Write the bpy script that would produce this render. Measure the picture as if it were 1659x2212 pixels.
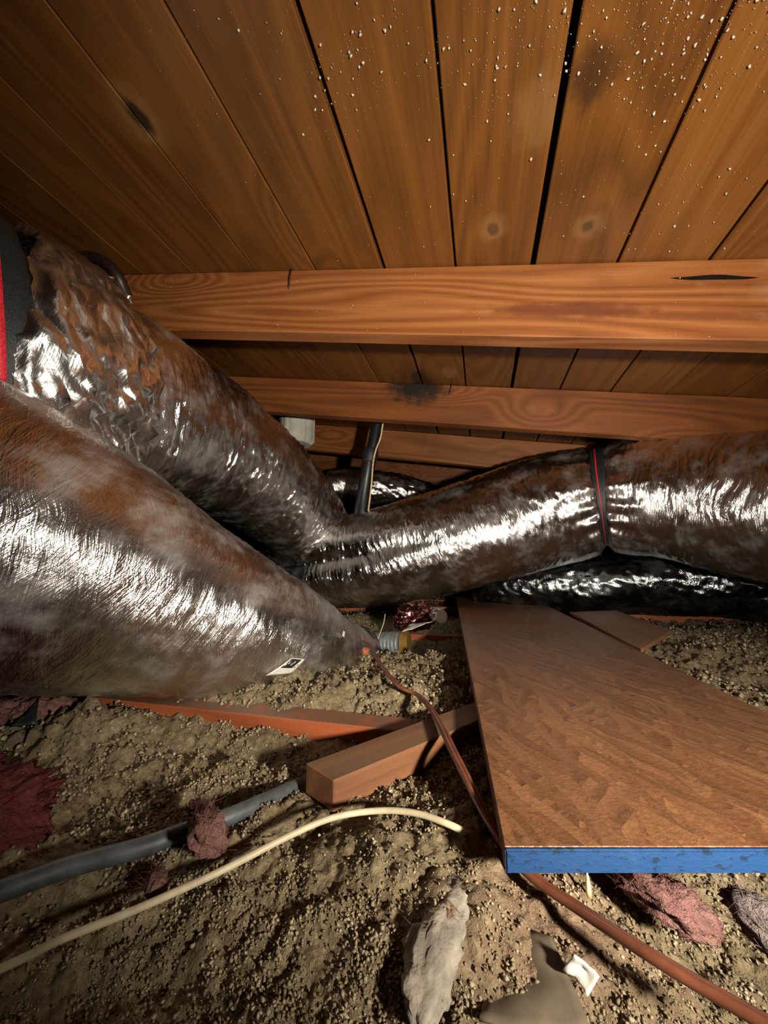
import bpy, bmesh, math, random
import numpy as np
from mathutils import Vector, Matrix

# ------------------------------------------------------------------ reset
for o in list(bpy.data.objects):
    bpy.data.objects.remove(o, do_unlink=True)
SC = bpy.context.scene
COL = SC.collection
random.seed(7)
RNG = np.random.default_rng(7)

# ------------------------------------------------------------------ camera
CZ = 0.26                       # lens height above the nominal attic floor (m)
PITCH = math.radians(7.55)
FPX = 830.0                     # focal length in pixels of the 1659x2212 frame
cam_d = bpy.data.cameras.new('camera')
cam = bpy.data.objects.new('camera', cam_d)
COL.objects.link(cam)
cam.location = (0, 0, CZ)
cam.rotation_euler = (math.pi / 2 + PITCH, 0, 0)
cam_d.sensor_fit = 'VERTICAL'
cam_d.sensor_height = 36.0
cam_d.lens = FPX / 2212 * 36.0
cam_d.clip_start = 0.01
SC.camera = cam

# ------------------------------------------------------------------ world, light, exposure
w = bpy.data.worlds.new('world'); SC.world = w
w.use_nodes = True
w.node_tree.nodes['Background'].inputs[0].default_value = (0, 0, 0, 1)
w.node_tree.nodes['Background'].inputs[1].default_value = 0.0

# hand-held work torch, just right of the camera
ld = bpy.data.lights.new('torch_light', 'SPOT')
torch = bpy.data.objects.new('torch_light', ld)
COL.objects.link(torch)
torch.location = (0.26, -0.11, CZ + 0.005)
aim = Vector((0.07, 1.2, CZ + 0.31)) - Vector(torch.location)
torch.rotation_euler = aim.to_track_quat('-Z', 'Y').to_euler()
ld.energy = 67.0
ld.color = (1.0, 0.91, 0.79)
ld.spot_size = math.radians(119)
ld.spot_blend = 1.0
ld.shadow_soft_size = 0.018

SC.view_settings.view_transform = 'Standard'
SC.view_settings.look = 'None'
SC.view_settings.gamma = 1.0
SC.view_settings.use_curve_mapping = False
SC.view_settings.exposure = 0.0

# ------------------------------------------------------------------ helpers: geometry
CT, ST = math.cos(PITCH), math.sin(PITCH)
def ray(u, v):
    cx = (u - 829.5) / FPX; cy = (1106 - v) / FPX
    return Vector((cx, CT - ST * cy, ST + CT * cy))
def at(u, v, d):                       # world point seen at (u,v), d metres along the view axis
    return ray(u, v) * d + Vector((0, 0, CZ))
def onz(u, v, z):                      # world point on the level plane z
    r = ray(u, v)
    return r * ((z - CZ) / r.z) + Vector((0, 0, CZ))

YAW = math.radians(14.1); SLOPE = math.radians(9.3)
PD = Vector((math.sin(YAW), math.cos(YAW), 0))                       # along the roof boards
RD = Vector((math.cos(SLOPE) * math.cos(YAW), -math.cos(SLOPE) * math.sin(YAW), -math.sin(SLOPE)))
ND = RD.cross(PD)
RO = Vector((0, 0, CZ + 0.5525))                                     # roof underside above the lens
ROOF_M = Matrix(((RD.x, PD.x, ND.x, RO.x), (RD.y, PD.y, ND.y, RO.y), (RD.z, PD.z, ND.z, RO.z), (0, 0, 0, 1)))
def roof(r, q, n=0.0):
    return RO + RD * r + PD * q + ND * n

# vectorised gradient noise
_perm = np.random.default_rng(3).permutation(256)
_perm = np.concatenate([_perm, _perm, _perm])
_g = np.random.default_rng(4).normal(size=(256, 3)); _g /= np.linalg.norm(_g, axis=1)[:, None]
def pnoise(x, y, z):
    x, y, z = np.broadcast_arrays(np.asarray(x, float), np.asarray(y, float), np.asarray(z, float))
    xi, yi, zi = np.floor(x).astype(int), np.floor(y).astype(int), np.floor(z).astype(int)
    xf, yf, zf = x - xi, y - yi, z - zi
    xi &= 255; yi &= 255; zi &= 255
    fx, fy, fz = [t * t * t * (t * (t * 6 - 15) + 10) for t in (xf, yf, zf)]
    out = 0
    for dx in (0, 1):
        wx = fx if dx else 1 - fx
        for dy in (0, 1):
            wy = fy if dy else 1 - fy
            for dz in (0, 1):
                wz = fz if dz else 1 - fz
                h = _perm[_perm[_perm[xi + dx] + yi + dy] + zi + dz]
                g = _g[h]
                out = out + wx * wy * wz * (g[..., 0] * (xf - dx) + g[..., 1] * (yf - dy) + g[..., 2] * (zf - dz))
    return out * 1.6
def fbm(x, y, z, o=4):
    a, s, t = 1.0, 1.0, 0
    for _ in range(o):
        t = t + a * pnoise(x * s, y * s, z * s + 7.3 * _); a *= .5; s *= 2.03
    return t

def link(o, parent=None):
    COL.objects.link(o)
    if parent is not None:
        o.parent = parent
    return o
def mesh_obj(name, verts, faces, mat, parent=None, uv=None, smooth=False):
    me = bpy.data.meshes.new(name)
    v = np.asarray(verts, dtype=np.float32).reshape(-1, 3)
    if isinstance(faces, np.ndarray):
        n, k = faces.shape
        me.vertices.add(len(v)); me.vertices.foreach_set('co', v.ravel())
        me.loops.add(n * k); me.loops.foreach_set('vertex_index', faces.ravel().astype(np.int32))
        me.polygons.add(n); me.polygons.foreach_set('loop_start', np.arange(0, n * k, k, dtype=np.int32))
        me.polygons.foreach_set('loop_total', np.full(n, k, dtype=np.int32))
        me.update(calc_edges=True)
    else:
        me.from_pydata([tuple(map(float, q)) for q in v], [], faces)
    if uv is not None:
        l = me.uv_layers.new(name='UVMap')
        idx = np.empty(len(me.loops), dtype=np.int32); me.loops.foreach_get('vertex_index', idx)
        l.data.foreach_set('uv', np.asarray(uv, dtype=np.float32)[idx].ravel())
    if smooth:
        me.polygons.foreach_set('use_smooth', np.ones(len(me.polygons), dtype=bool))
    me.materials.append(mat)
    me.validate()
    return link(bpy.data.objects.new(name, me), parent)
def tag(o, label, cat, group=None, kind=None):
    o['label'] = label
    if cat: o['category'] = cat
    if group: o['group'] = group
    if kind: o['kind'] = kind
    return o
def structure(o, label=None):
    o['kind'] = 'structure'
    if label: o['label'] = label
    return o
def empty(name, loc):
    o = bpy.data.objects.new(name, None); COL.objects.link(o); o.location = loc
    o.empty_display_size = .05
    return o
def keep(o, parent):                    # parent o (built in world space) without moving it
    o.parent = parent
    o.matrix_parent_inverse = Matrix.Translation(-Vector(parent.location))
    return o

def box_bm(size, bev=0.0, seg=1, wob=0.0, cuts=0):
    bm = bmesh.new()
    bmesh.ops.create_cube(bm, size=1.0)
    for v in bm.verts:
        v.co = Vector((v.co.x * size[0], v.co.y * size[1], v.co.z * size[2]))
    if bev:
        bmesh.ops.bevel(bm, geom=bm.edges[:], offset=bev, segments=seg, affect='EDGES')
    return bm
def bm_obj(name, bm, mat, parent=None, smooth=False):
    me = bpy.data.meshes.new(name); bm.to_mesh(me); bm.free()
    me.materials.append(mat)
    if smooth:
        for p in me.polygons: p.use_smooth = True
    return link(bpy.data.objects.new(name, me), parent)

def catmull(P, t):
    P = np.asarray(P, float); n = len(P)
    i = np.clip(np.floor(t).astype(int), 0, n - 2); f = (t - i)[:, None]
    p0 = P[np.clip(i - 1, 0, n - 1)]; p1 = P[i]; p2 = P[i + 1]; p3 = P[np.clip(i + 2, 0, n - 1)]
    return .5 * ((2 * p1) + (-p0 + p2) * f + (2 * p0 - 5 * p1 + 4 * p2 - p3) * f ** 2 + (-p0 + 3 * p1 - 3 * p2 + p3) * f ** 3)
class Tube:
    """A smooth swept tube: control points (x,y,z,r)."""
    def __init__(s, ctrl, step=.003):
        s.C = np.asarray(ctrl, float)
        tt = np.linspace(0, len(ctrl) - 1, 1200)
        c = catmull(s.C, tt)
        L = np.concatenate([[0], np.cumsum(np.linalg.norm(np.diff(c[:, :3], axis=0), axis=1))])
        s.L = L[-1]; s.tt = tt; s.Lt = L
        n = max(6, int(s.L / step))
        s.s = np.linspace(0, s.L, n); s.t = np.interp(s.s, L, tt)
        s._frame()
    def _frame(s):
        c = catmull(s.C, s.t)
        s.p = c[:, :3]; s.r = c[:, 3]
        d = np.gradient(s.p, axis=0); d /= np.linalg.norm(d, axis=1)[:, None]
        up = np.array([0, 0, 1.0])
        side = np.cross(d, up); nn = np.linalg.norm(side, axis=1)[:, None]
        side = np.where(nn > 1e-4, side / np.maximum(nn, 1e-6), np.array([1.0, 0, 0]))
        s.d, s.side, s.up = d, side, np.cross(side, d)
    def arclen(s, t): return np.interp(t, s.tt, s.Lt)
    def eval(s, S, TH, off):            # arrays of arclength, angle (0 = top, + toward 'side'), radial offset
        out = []
        p = np.stack([np.interp(S, s.s, s.p[:, k]) for k in range(3)], -1)
        sd = np.stack([np.interp(S, s.s, s.side[:, k]) for k in range(3)], -1)
        up = np.stack([np.interp(S, s.s, s.up[:, k]) for k in range(3)], -1)
        r = np.interp(S, s.s, s.r) + off
        return p + (up * np.cos(TH)[..., None] + sd * np.sin(TH)[..., None]) * r[..., None]
def grid_faces(n, m, wrap):
    i = np.arange(n - 1)[:, None]; j = np.arange(m if wrap else m - 1)[None, :]
    a = i * m + j; b = i * m + (j + 1) % m
    return np.stack([a, b, b + m, a + m], -1).reshape(-1, 4)
def tube_mesh(name, T, seg, mat, disp=None, parent=None, t0=None, t1=None, th0=None, th1=None, off=0.0, step=None, caps=True, smooth=True):
    s0 = T.arclen(t0) if t0 is not None else 0; s1 = T.arclen(t1) if t1 is not None else T.L
    st = step or (T.s[1] - T.s[0])
    S = np.linspace(s0, s1, max(2, int((s1 - s0) / st)))
    wrap = th0 is None
    TH = np.linspace(0, 2 * math.pi, seg, endpoint=False) if wrap else np.linspace(th0, th1, seg)
    SS, TT = np.meshgrid(S, TH, indexing='ij')
    o = np.full(SS.shape, off)
    if disp is not None: o = o + disp(SS, TT)
    V = T.eval(SS, TT, o)
    # seam-free coordinates for the bump patterns: (length, arc) in metres
    rr = np.interp(SS, T.s, T.r)
    uv = np.stack([SS, np.abs(TT - math.pi) * rr], -1)
    F = grid_faces(len(S), seg, wrap)
    V = V.reshape(-1, 3); uv = uv.reshape(-1, 2)
    if wrap and caps:
        c0 = V[:seg].mean(0); c1 = V[-seg:].mean(0); n = len(V)
        V = np.vstack([V, c0, c1]); uv = np.vstack([uv, uv[:1], uv[-1:]])
        j = np.arange(seg); j2 = (j + 1) % seg; b = n - seg
        F = np.vstack([F, np.stack([j2, j, np.full(seg, n), np.full(seg, n)], -1), np.stack([b + j, b + j2, np.full(seg, n + 1), np.full(seg, n + 1)], -1)])
        me_faces = F[:-2 * seg]
        o = mesh_obj(name, V, me_faces, mat, parent, uv, smooth)
        bm = bmesh.new(); bm.from_mesh(o.data); bm.verts.ensure_lookup_table()
        for k in range(seg):
            for tri in ((int(j2[k]), k, n), (int(b + k), int(b + j2[k]), n + 1)):
                try: bm.faces.new([bm.verts[q] for q in tri])
                except ValueError: pass
        bm.to_mesh(o.data); bm.free()
        return o
    return mesh_obj(name, V, F, mat, parent, uv, smooth)
def simple_tube(name, pts, r, mat, seg=10, step=.004, parent=None, rs=None):
    C = [(p[0], p[1], p[2], (rs[i] if rs else r)) for i, p in enumerate(pts)]
    return tube_mesh(name, Tube(C, step), seg, mat, parent=parent)

# ------------------------------------------------------------------ helpers: materials
class NT:
    def __init__(s, name):
        s.m = bpy.data.materials.new(name); s.m.use_nodes = True
        s.t = s.m.node_tree; s.b = s.t.nodes['Principled BSDF']
    def n(s, typ, ins=None, **at_):
        x = s.t.nodes.new(typ)
        for k, v in at_.items(): setattr(x, k, v)
        for k, v in (ins or {}).items():
            if hasattr(v, 'node'): s.t.links.new(v, x.inputs[k])
            else: x.inputs[k].default_value = v
        return x
    def math(s, op, a, b=0.0, c=None, clamp=False):
        x = s.n('ShaderNodeMath', {0: a, 1: b}, operation=op, use_clamp=clamp)
        if c is not None:
            if hasattr(c, 'node'): s.t.links.new(c, x.inputs[2])
            else: x.inputs[2].default_value = c
        return x.outputs[0]
    def vmath(s, op, a, b):
        return s.n('ShaderNodeVectorMath', {0: a, 1: b}, operation=op).outputs[0]
    def noise(s, vec, scale, detail=3.0, rough=.55, dist=0.0):
        return s.n('ShaderNodeTexNoise', {'Vector': vec, 'Scale': scale, 'Detail': detail, 'Roughness': rough, 'Distortion': dist}).outputs['Fac']
    def vor(s, vec, scale, feature='F1', out='Distance', **kw):
        return s.n('ShaderNodeTexVoronoi', {'Vector': vec, 'Scale': scale}, feature=feature, **kw).outputs[out]
    def map(s, vec, scale=(1, 1, 1), rot=(0, 0, 0), loc=(0, 0, 0)):
        if rot != (0, 0, 0):
            vec = s.n('ShaderNodeMapping', {'Vector': vec, 'Rotation': rot}).outputs[0]
        return s.n('ShaderNodeMapping', {'Vector': vec, 'Scale': scale, 'Location': loc}).outputs[0]
    def ramp(s, fac, stops, interp='LINEAR'):
        x = s.n('ShaderNodeValToRGB', {'Fac': fac}); r = x.color_ramp; r.interpolation = interp
        while len(r.elements) < len(stops): r.elements.new(.5)
        for e, (p, c) in zip(r.elements, stops):
            e.position = p; e.color = (*c, 1) if len(c) == 3 else c
        return x.outputs['Color']
    def mix(s, fac, a, b, mode='MIX'):
        x = s.n('ShaderNodeMix', data_type='RGBA', blend_type=mode)
        for k, v in ((0, fac), (6, a), (7, b)):
            if hasattr(v, 'node'): s.t.links.new(v, x.inputs[k])
            else: x.inputs[k].default_value = v if k == 0 else (*v, 1)
        return x.outputs[2]
    def step(s, x, lo, hi):
        return s.n('ShaderNodeMapRange', {'Value': x, 'From Min': lo, 'From Max': hi}, interpolation_type='SMOOTHSTEP', clamp=True).outputs[0]
    def set(s, **kw):
        for k, v in kw.items():
            k = k.replace('_', ' ')
            if hasattr(v, 'node'): s.t.links.new(v, s.b.inputs[k])
            else: s.b.inputs[k].default_value = (*v, 1) if isinstance(v, tuple) and len(v) == 3 else v
        return s.m
    def bump(s, h, strength=.5, dist=.002, normal=None):
        ins = {'Height': h, 'Strength': strength, 'Distance': dist}
        if normal is not None: ins['Normal'] = normal
        return s.n('ShaderNodeBump', ins).outputs[0]
    def obj(s): return s.n('ShaderNodeTexCoord').outputs['Object']
    def uv(s): return s.n('ShaderNodeTexCoord').outputs['UV']
    def rnd(s): return s.n('ShaderNodeObjectInfo').outputs['Random']

def wood(name, dark, mid, light, rough=.5, rings=16.0, knot=1.0, stain=None, dirt=.25, contrast=1.0, settled=0.0, frame=None):
    """Boards are built with local Y along the grain."""
    k = NT(name); co = k.obj(); rn = k.rnd()
    off = k.n('ShaderNodeCombineXYZ', {0: k.math('MULTIPLY', rn, 37.0), 1: k.math('MULTIPLY', rn, 91.0), 2: k.math('MULTIPLY', rn, 13.0)}).outputs[0]
    c = k.vmath('ADD', co, off)
    # knots: sparse long cells
    kc = k.map(c, (6.5, 2.6, 6.5))
    vn = k.n('ShaderNodeTexVoronoi', {'Vector': kc, 'Scale': 1.0, 'Randomness': .8}, feature='F1')
    kd = vn.outputs['Distance']
    gate = k.math('GREATER_THAN', k.n('ShaderNodeSeparateColor', {0: vn.outputs['Color']}).outputs[0], .62)
    kd = k.math('ADD', kd, k.math('MULTIPLY', k.math('SUBTRACT', 1.0, gate), 2.0))
    swirl = k.math('MULTIPLY', k.step(kd, .45, .0), .34 * knot)
    lo = k.noise(k.map(c, (5.0, .55, 5.0)), 1.0, 2.0, .5, .3)
    field = k.math('ADD', lo, swirl)
    ring = k.math('PINGPONG', k.math('MULTIPLY', field, rings), .5)
    ring = k.math('MULTIPLY', ring, 2.0)
    fib = k.noise(k.map(c, (260, 7, 260)), 1.0, 4.0, .6)
    big = k.noise(k.map(c, (3.0, 1.2, 3.0)), 1.0, 3.0, .5)
    v = k.math('ADD', k.math('MULTIPLY', ring, .42 * contrast), k.math('MULTIPLY', fib, .35))
    v = k.math('ADD', v, k.math('MULTIPLY', big, .55))
    v = k.math('ADD', v, k.math('MULTIPLY', k.math('SUBTRACT', rn, .5), .22))
    col = k.ramp(v, [(.30, dark), (.62, mid), (.95, light)])
    kn = k.step(kd, .135, .07)
    col = k.mix(k.math('MULTIPLY', kn, .55 * knot), col, tuple(x * .42 for x in dark))
    halo = k.math('MULTIPLY', k.step(kd, .2, .14), k.step(kd, .10, .15))
    col = k.mix(k.math('MULTIPLY', halo, .35 * knot), col, light)
    if dirt:
        dn = k.step(k.noise(c, 5.0, 5.0, .65), .55, .78)
        col = k.mix(k.math('MULTIPLY', dn, dirt), col, tuple(x * .35 for x in dark))
    fco = co
    if frame is not None:
        tc = k.n('ShaderNodeTexCoord'); tc.object = frame; fco = tc.outputs['Object']
    for st in (stain or []):
        sx, sy, sz, rx, ry, rz, amt, sc = st
        dv = k.vmath('MULTIPLY', k.vmath('SUBTRACT', fco, (sx, sy, sz)), (1 / rx, 1 / ry, 1 / rz))
        dl = k.n('ShaderNodeVectorMath', {0: dv}, operation='LENGTH').outputs['Value']
        dl = k.math('ADD', dl, k.math('MULTIPLY', k.math('SUBTRACT', k.noise(k.map(fco, (45, 30, 45)), 1.0, 4.0), .5), 1.1))
        col = k.mix(k.math('MULTIPLY', k.step(dl, 1.15, .4), amt), col, sc)
    if settled:      # dust that lies on upward faces
        nz = k.n('ShaderNodeSeparateXYZ', {0: k.n('ShaderNodeNewGeometry').outputs['True Normal']}).outputs[2]
        dm = k.math('MULTIPLY', k.step(nz, .6, .9), k.step(k.noise(co, 38.0, 5.0, .7), .25, .62))
        col = k.mix(k.math('MULTIPLY', dm, settled), col, (.115, .085, .052))
    h = k.math('ADD', k.math('MULTIPLY', fib, .6), k.math('MULTIPLY', ring, .25))
    rg = k.math('ADD', k.math('MULTIPLY', big, .25), rough - .12)
    return k.set(Base_Color=col, Roughness=rg, Normal=k.bump(h, .25, .0012), Specular_IOR_Level=.45)

M = {}
M['rafter'] = wood('rafter_wood', (.105, .030, .0075), (.218, .068, .0155), (.34, .132, .040), .5, 17, .7, contrast=.75)
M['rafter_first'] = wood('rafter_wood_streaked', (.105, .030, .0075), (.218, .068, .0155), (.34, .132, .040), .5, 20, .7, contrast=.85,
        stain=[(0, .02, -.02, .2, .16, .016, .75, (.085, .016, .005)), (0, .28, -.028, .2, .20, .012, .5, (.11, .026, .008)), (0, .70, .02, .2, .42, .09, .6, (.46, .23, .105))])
M['rafter_stained'] = wood('rafter_wood_stained', (.115, .034, .008), (.228, .073, .017), (.35, .138, .042), .5, 15, .75, contrast=.6,
        stain=[(0, -.34, .065, .2, .12, .085, 1.0, (.016, .010, .007))])
M['joist'] = wood('joist_wood', (.17, .040, .012), (.34, .085, .026), (.42, .14, .05), .6, 9, .4, dirt=.45, contrast=.5, settled=.8)
M['scrap'] = wood('scrap_wood', (.10, .040, .016), (.21, .085, .034), (.33, .16, .07), .55, 20, .6, contrast=.5, settled=.45)
M['wall'] = wood('wall_wood', (.06, .027, .011), (.12, .054, .02), (.2, .10, .04), .6, 10, .8)

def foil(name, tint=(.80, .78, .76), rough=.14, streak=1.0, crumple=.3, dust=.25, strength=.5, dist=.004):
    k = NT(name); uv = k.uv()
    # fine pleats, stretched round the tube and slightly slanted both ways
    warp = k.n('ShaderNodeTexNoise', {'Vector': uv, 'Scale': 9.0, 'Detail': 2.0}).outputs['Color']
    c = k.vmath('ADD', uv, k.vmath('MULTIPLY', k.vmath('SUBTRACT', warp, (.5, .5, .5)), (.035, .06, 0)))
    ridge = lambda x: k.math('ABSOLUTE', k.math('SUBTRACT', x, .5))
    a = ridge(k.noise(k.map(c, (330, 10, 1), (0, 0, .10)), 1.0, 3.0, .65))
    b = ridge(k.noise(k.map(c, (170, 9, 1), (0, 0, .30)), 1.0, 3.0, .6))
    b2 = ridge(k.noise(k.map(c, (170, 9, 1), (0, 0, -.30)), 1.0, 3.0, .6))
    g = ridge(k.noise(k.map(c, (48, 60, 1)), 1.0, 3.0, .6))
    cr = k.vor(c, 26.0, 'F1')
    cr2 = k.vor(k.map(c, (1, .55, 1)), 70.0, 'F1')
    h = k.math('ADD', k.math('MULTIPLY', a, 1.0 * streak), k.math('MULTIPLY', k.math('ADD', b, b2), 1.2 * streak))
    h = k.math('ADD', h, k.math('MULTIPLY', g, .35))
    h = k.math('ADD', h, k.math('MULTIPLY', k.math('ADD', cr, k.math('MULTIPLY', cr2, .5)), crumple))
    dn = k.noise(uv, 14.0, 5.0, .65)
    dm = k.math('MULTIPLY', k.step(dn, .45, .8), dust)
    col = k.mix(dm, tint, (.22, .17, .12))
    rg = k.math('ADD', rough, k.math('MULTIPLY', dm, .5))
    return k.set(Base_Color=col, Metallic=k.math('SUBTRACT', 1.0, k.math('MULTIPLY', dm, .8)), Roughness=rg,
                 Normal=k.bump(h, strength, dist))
M['foil'] = foil('foil_film')
M['foil_dark'] = foil('foil_film_dark', (.20, .205, .21), .13, .5, .35, .2, .5, .004)  # same film with a much darker tint
M['foil_smooth'] = foil('foil_film_taut', (.78, .75, .72), .2, 1.0, .12, .3, .5, .0035)
M['foil_crumple'] = foil('foil_tape', (.86, .85, .82), .24, .3, 1.0, .03, .5, .004)

def plain(name, col, rough=.6, metal=0.0, var=.25, scale=40.0, bump=.2, spec=.5, bd=.001, sheen=0):
    k = NT(name); co = k.obj()
    n1 = k.noise(co, scale, 4.0, .6)
    c = k.mix(k.math('MULTIPLY', k.step(n1, .35, .7), 1.0), tuple(x * (1 - var) for x in col), tuple(min(1, x * (1 + var)) for x in col))
    return k.set(Base_Color=c, Roughness=rough, Metallic=metal, Specular_IOR_Level=spec, Normal=k.bump(n1, bump, bd))
M['black_web'] = plain('black_webbing', (.016, .018, .018), .45, 0, .5, 600, .6, .5, .001)
M['red_line'] = plain('red_thread', (.62, .02, .035), .5, 0, .35, 500, .5)
M['black_plastic'] = plain('black_plastic', (.012, .013, .013), .38, 0, .3, 90, .15)
M['brown_plastic'] = plain('dark_brown_rubber', (.02, .009, .007), .45, 0, .3, 90, .15)
M['pvc'] = plain('aged_white_plastic', (.62, .60, .50), .5, 0, .12, 25, .1)
M['steel'] = plain('galvanised_steel', (.26, .30, .30), .5, .5, .25, 60, .15)
M['chrome'] = plain('bright_metal', (.7, .7, .7), .2, 1.0, .2, 80, .1)
M['copper_wire'] = plain('copper_brown_jacket', (.15, .05, .025), .33, .1, .2, 60, .1)
M['cream'] = plain('cream_jacket', (.50, .42, .27), .5, 0, .15, 60, .1)
M['grey_pipe'] = plain('grey_conduit', (.06, .064, .066), .5, 0, .35, 60, .2)
def wool(name, col, tan=(.17, .13, .075), amt=.6):
    k = NT(name); co = k.obj()
    n1 = k.noise(co, 70.0, 5.0, .7); n2 = k.noise(co, 260.0, 4.0, .7)
    c = k.mix(k.math('MULTIPLY', k.step(n1, .42, .6), amt), col, tan)
    c = k.mix(k.step(n2, .35, .75), tuple(x * .7 for x in col), c)
    return k.set(Base_Color=c, Roughness=.95, Specular_IOR_Level=.1, Normal=k.bump(n2, 1.0, .004))
M['pink'] = wool('pink_glass_wool', (.26, .125, .11))
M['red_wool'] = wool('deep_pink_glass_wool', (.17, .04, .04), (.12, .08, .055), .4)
M['grey_wool'] = wool('greyish_glass_wool', (.21, .165, .155))
M['pale_wool'] = plain('pale_fibre_paper', (.28, .245, .19), .9, 0, .3, 70, .8, .15, .003)
M['card'] = plain('brown_card', (.14, .105, .065), .85, 0, .25, 30, .3)
M['white_paper'] = plain('white_paper', (.55, .53, .46), .6, 0, .12, 60, .2)
M['black_ink'] = plain('black_print', (.02, .018, .017), .5, 0, .2, 60, .05)
M['amber_tape'] = plain('amber_tape', (.20, .115, .025), .4, 0, .2, 60, .1)
M['dark_felt'] = plain('dark_roof_felt', (.008, .006, .005), .95, 0, .3, 40, .2, .1)
M['plaster'] = plain('dusty_plasterboard', (.16, .125, .085), .95, 0, .3, 30, .3, .1)
M['straw'] = plain('pale_wood_splinter', (.70, .50, .28), .6, 0, .2, 100, .2)
M['rust'] = plain('orange_rust', (.42, .11, .03), .75, 0, .3, 90, .4)
M['red_foil'] = foil('dark_red_film', (.40, .16, .16), .14, .2, 2.0, .1)
M['speck'] = plain('pale_mineral_flake', (.50, .44, .34), .7, 0, .25, 300, .2)
M['nail'] = plain('dark_iron', (.05, .035, .028), .5, .6, .3, 100, .2)

def insulation_mat():
    k = NT('loose_mineral_fill'); co = k.obj()
    n1 = k.noise(co, 9.0, 5.0, .6); n2 = k.noise(co, 160.0, 5.0, .7); n3 = k.noise(co, 4.0, 3.0, .5)
    v = k.math('ADD', k.math('MULTIPLY', n2, .75), k.math('MULTIPLY', n1, .3))
    col = k.ramp(v, [(.28, (.060, .042, .021)), (.50, (.165, .124, .068)), (.70, (.30, .24, .14))])
    col = k.mix(k.math('MULTIPLY', k.step(n3, .58, .70), .35), col, (.20, .09, .065))
    return k.set(Base_Color=col, Roughness=.9, Specular_IOR_Level=.25, Normal=k.bump(n2, .9, .004))
M['fill'] = insulation_mat()
def granule_mat():
    k = NT('mineral_granule'); co = k.obj()
    v = k.noise(co, 55.0, 3.0, .7)
    col = k.ramp(v, [(.30, (.095, .068, .035)), (.50, (.225, .172, .095)), (.70, (.44, .36, .235))])
    return k.set(Base_Color=col, Roughness=.75, Specular_IOR_Level=.5, Normal=k.bump(k.noise(co, 500.0, 3.0), .5, .001))
M['granule'] = granule_mat()

def osb_mat():
    k = NT('strand_board'); co = k.obj()
    wv = k.n('ShaderNodeTexNoise', {'Vector': co, 'Scale': 30.0, 'Detail': 2.0}).outputs['Color']
    c = k.vmath('ADD', co, k.vmath('MULTIPLY', k.vmath('SUBTRACT', wv, (.5, .5, .5)), (.009, .009, .0)))
    col = None; hs = None
    for i, (rot, sc, sy) in enumerate([(.9, 95, .2), (-.75, 85, .18), (.45, 105, .12), (.1, 95, .14), (-.35, 120, .12)]):
        vn = k.n('ShaderNodeTexVoronoi', {'Vector': k.map(c, (1, sy, .01), (0, 0, rot), (i * 3.7, i * 1.3, 0)), 'Scale': float(sc), 'Randomness': 1.0}, feature='F1')
        sep = k.n('ShaderNodeSeparateColor', {0: vn.outputs['Color']})
        ci = k.ramp(sep.outputs[0], [(0, (.095, .038, .015)), (.55, (.150, .062, .025)), (1, (.215, .098, .040))])
        hi = k.math('ADD', sep.outputs[1], k.math('MULTIPLY', vn.outputs['Distance'], .9))
        if col is None: col, hs = ci, hi
        else:
            m = k.math('GREATER_THAN', sep.outputs[2], .6)
            col = k.mix(m, col, ci)
            hs = k.n('ShaderNodeMix', {0: m, 2: hs, 3: hi}).outputs[0]
    fine = k.noise(c, 260.0, 4.0, .65)
    col = k.mix(.3, col, k.ramp(fine, [(.3, (.08, .03, .012)), (.7, (.23, .11, .046))]))
    big = k.noise(co, 5.0, 3.0)
    col = k.mix(k.math('MULTIPLY', k.step(big, .45, .7), .35), col, (.085, .042, .022))
    h = k.math('ADD', k.math('MULTIPLY', hs, 1.0), k.math('MULTIPLY', fine, .5))
    return k.set(Base_Color=col, Roughness=.38, Specular_IOR_Level=.5, Normal=k.bump(h, .8, .0016))
M['osb'] = osb_mat()
def blue_mat():
    k = NT('blue_edge_paint'); co = k.obj()
    n = k.noise(k.map(co, (1, 1, 2.0)), 140.0, 5.0, .7); g = k.noise(co, 30.0, 3.0)
    col = k.mix(k.step(n, .54, .64), (.006, .037, .112), (.004, .015, .034))
    col = k.mix(k.math('MULTIPLY', k.step(g, .55, .75), .4), col, (.018, .06, .135))
    return k.set(Base_Color=col, Roughness=.45, Normal=k.bump(n, .4, .001))
M['blue'] = blue_mat()

# ================================================================== SETTING
# ---- roof deck: felt layer carrying the boards
seams = [-.62, -.462, -.32, -.1725, -.031, .109, .247, .383]
gaps = {-.62: .0016, -.462: .002, -.32: .0026, -.1725: .0075, -.031: .0046, .109: .0088, .247: .0042, .383: .0030}
left = [-.62 - .141 * i for i in range(1, 15)][::-1]
right = [.383 + .141 * i for i in range(1, 18)]
allseams = left + seams + right
q0, q1 = -1.15, 3.9
bm = box_bm((allseams[-1] - allseams[0] + .1, q1 - q0, .012))
ceil = bm_obj('ceiling', bm, M['dark_felt'])
ceil.matrix_world = ROOF_M @ Matrix.Translation(((allseams[0] + allseams[-1]) / 2, (q0 + q1) / 2, .028))
structure(ceil, 'sloping roof deck of brown boards with dark gaps')
rc, qc = (allseams[0] + allseams[-1]) / 2, (q0 + q1) / 2
DK = (.022, .010, .005); PL = (.25, .135, .05)
def kn(r, q, rr_, ql, amt, c_): return (r - rc, q - qc, 0, rr_, ql, 9.0, amt, c_)
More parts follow.
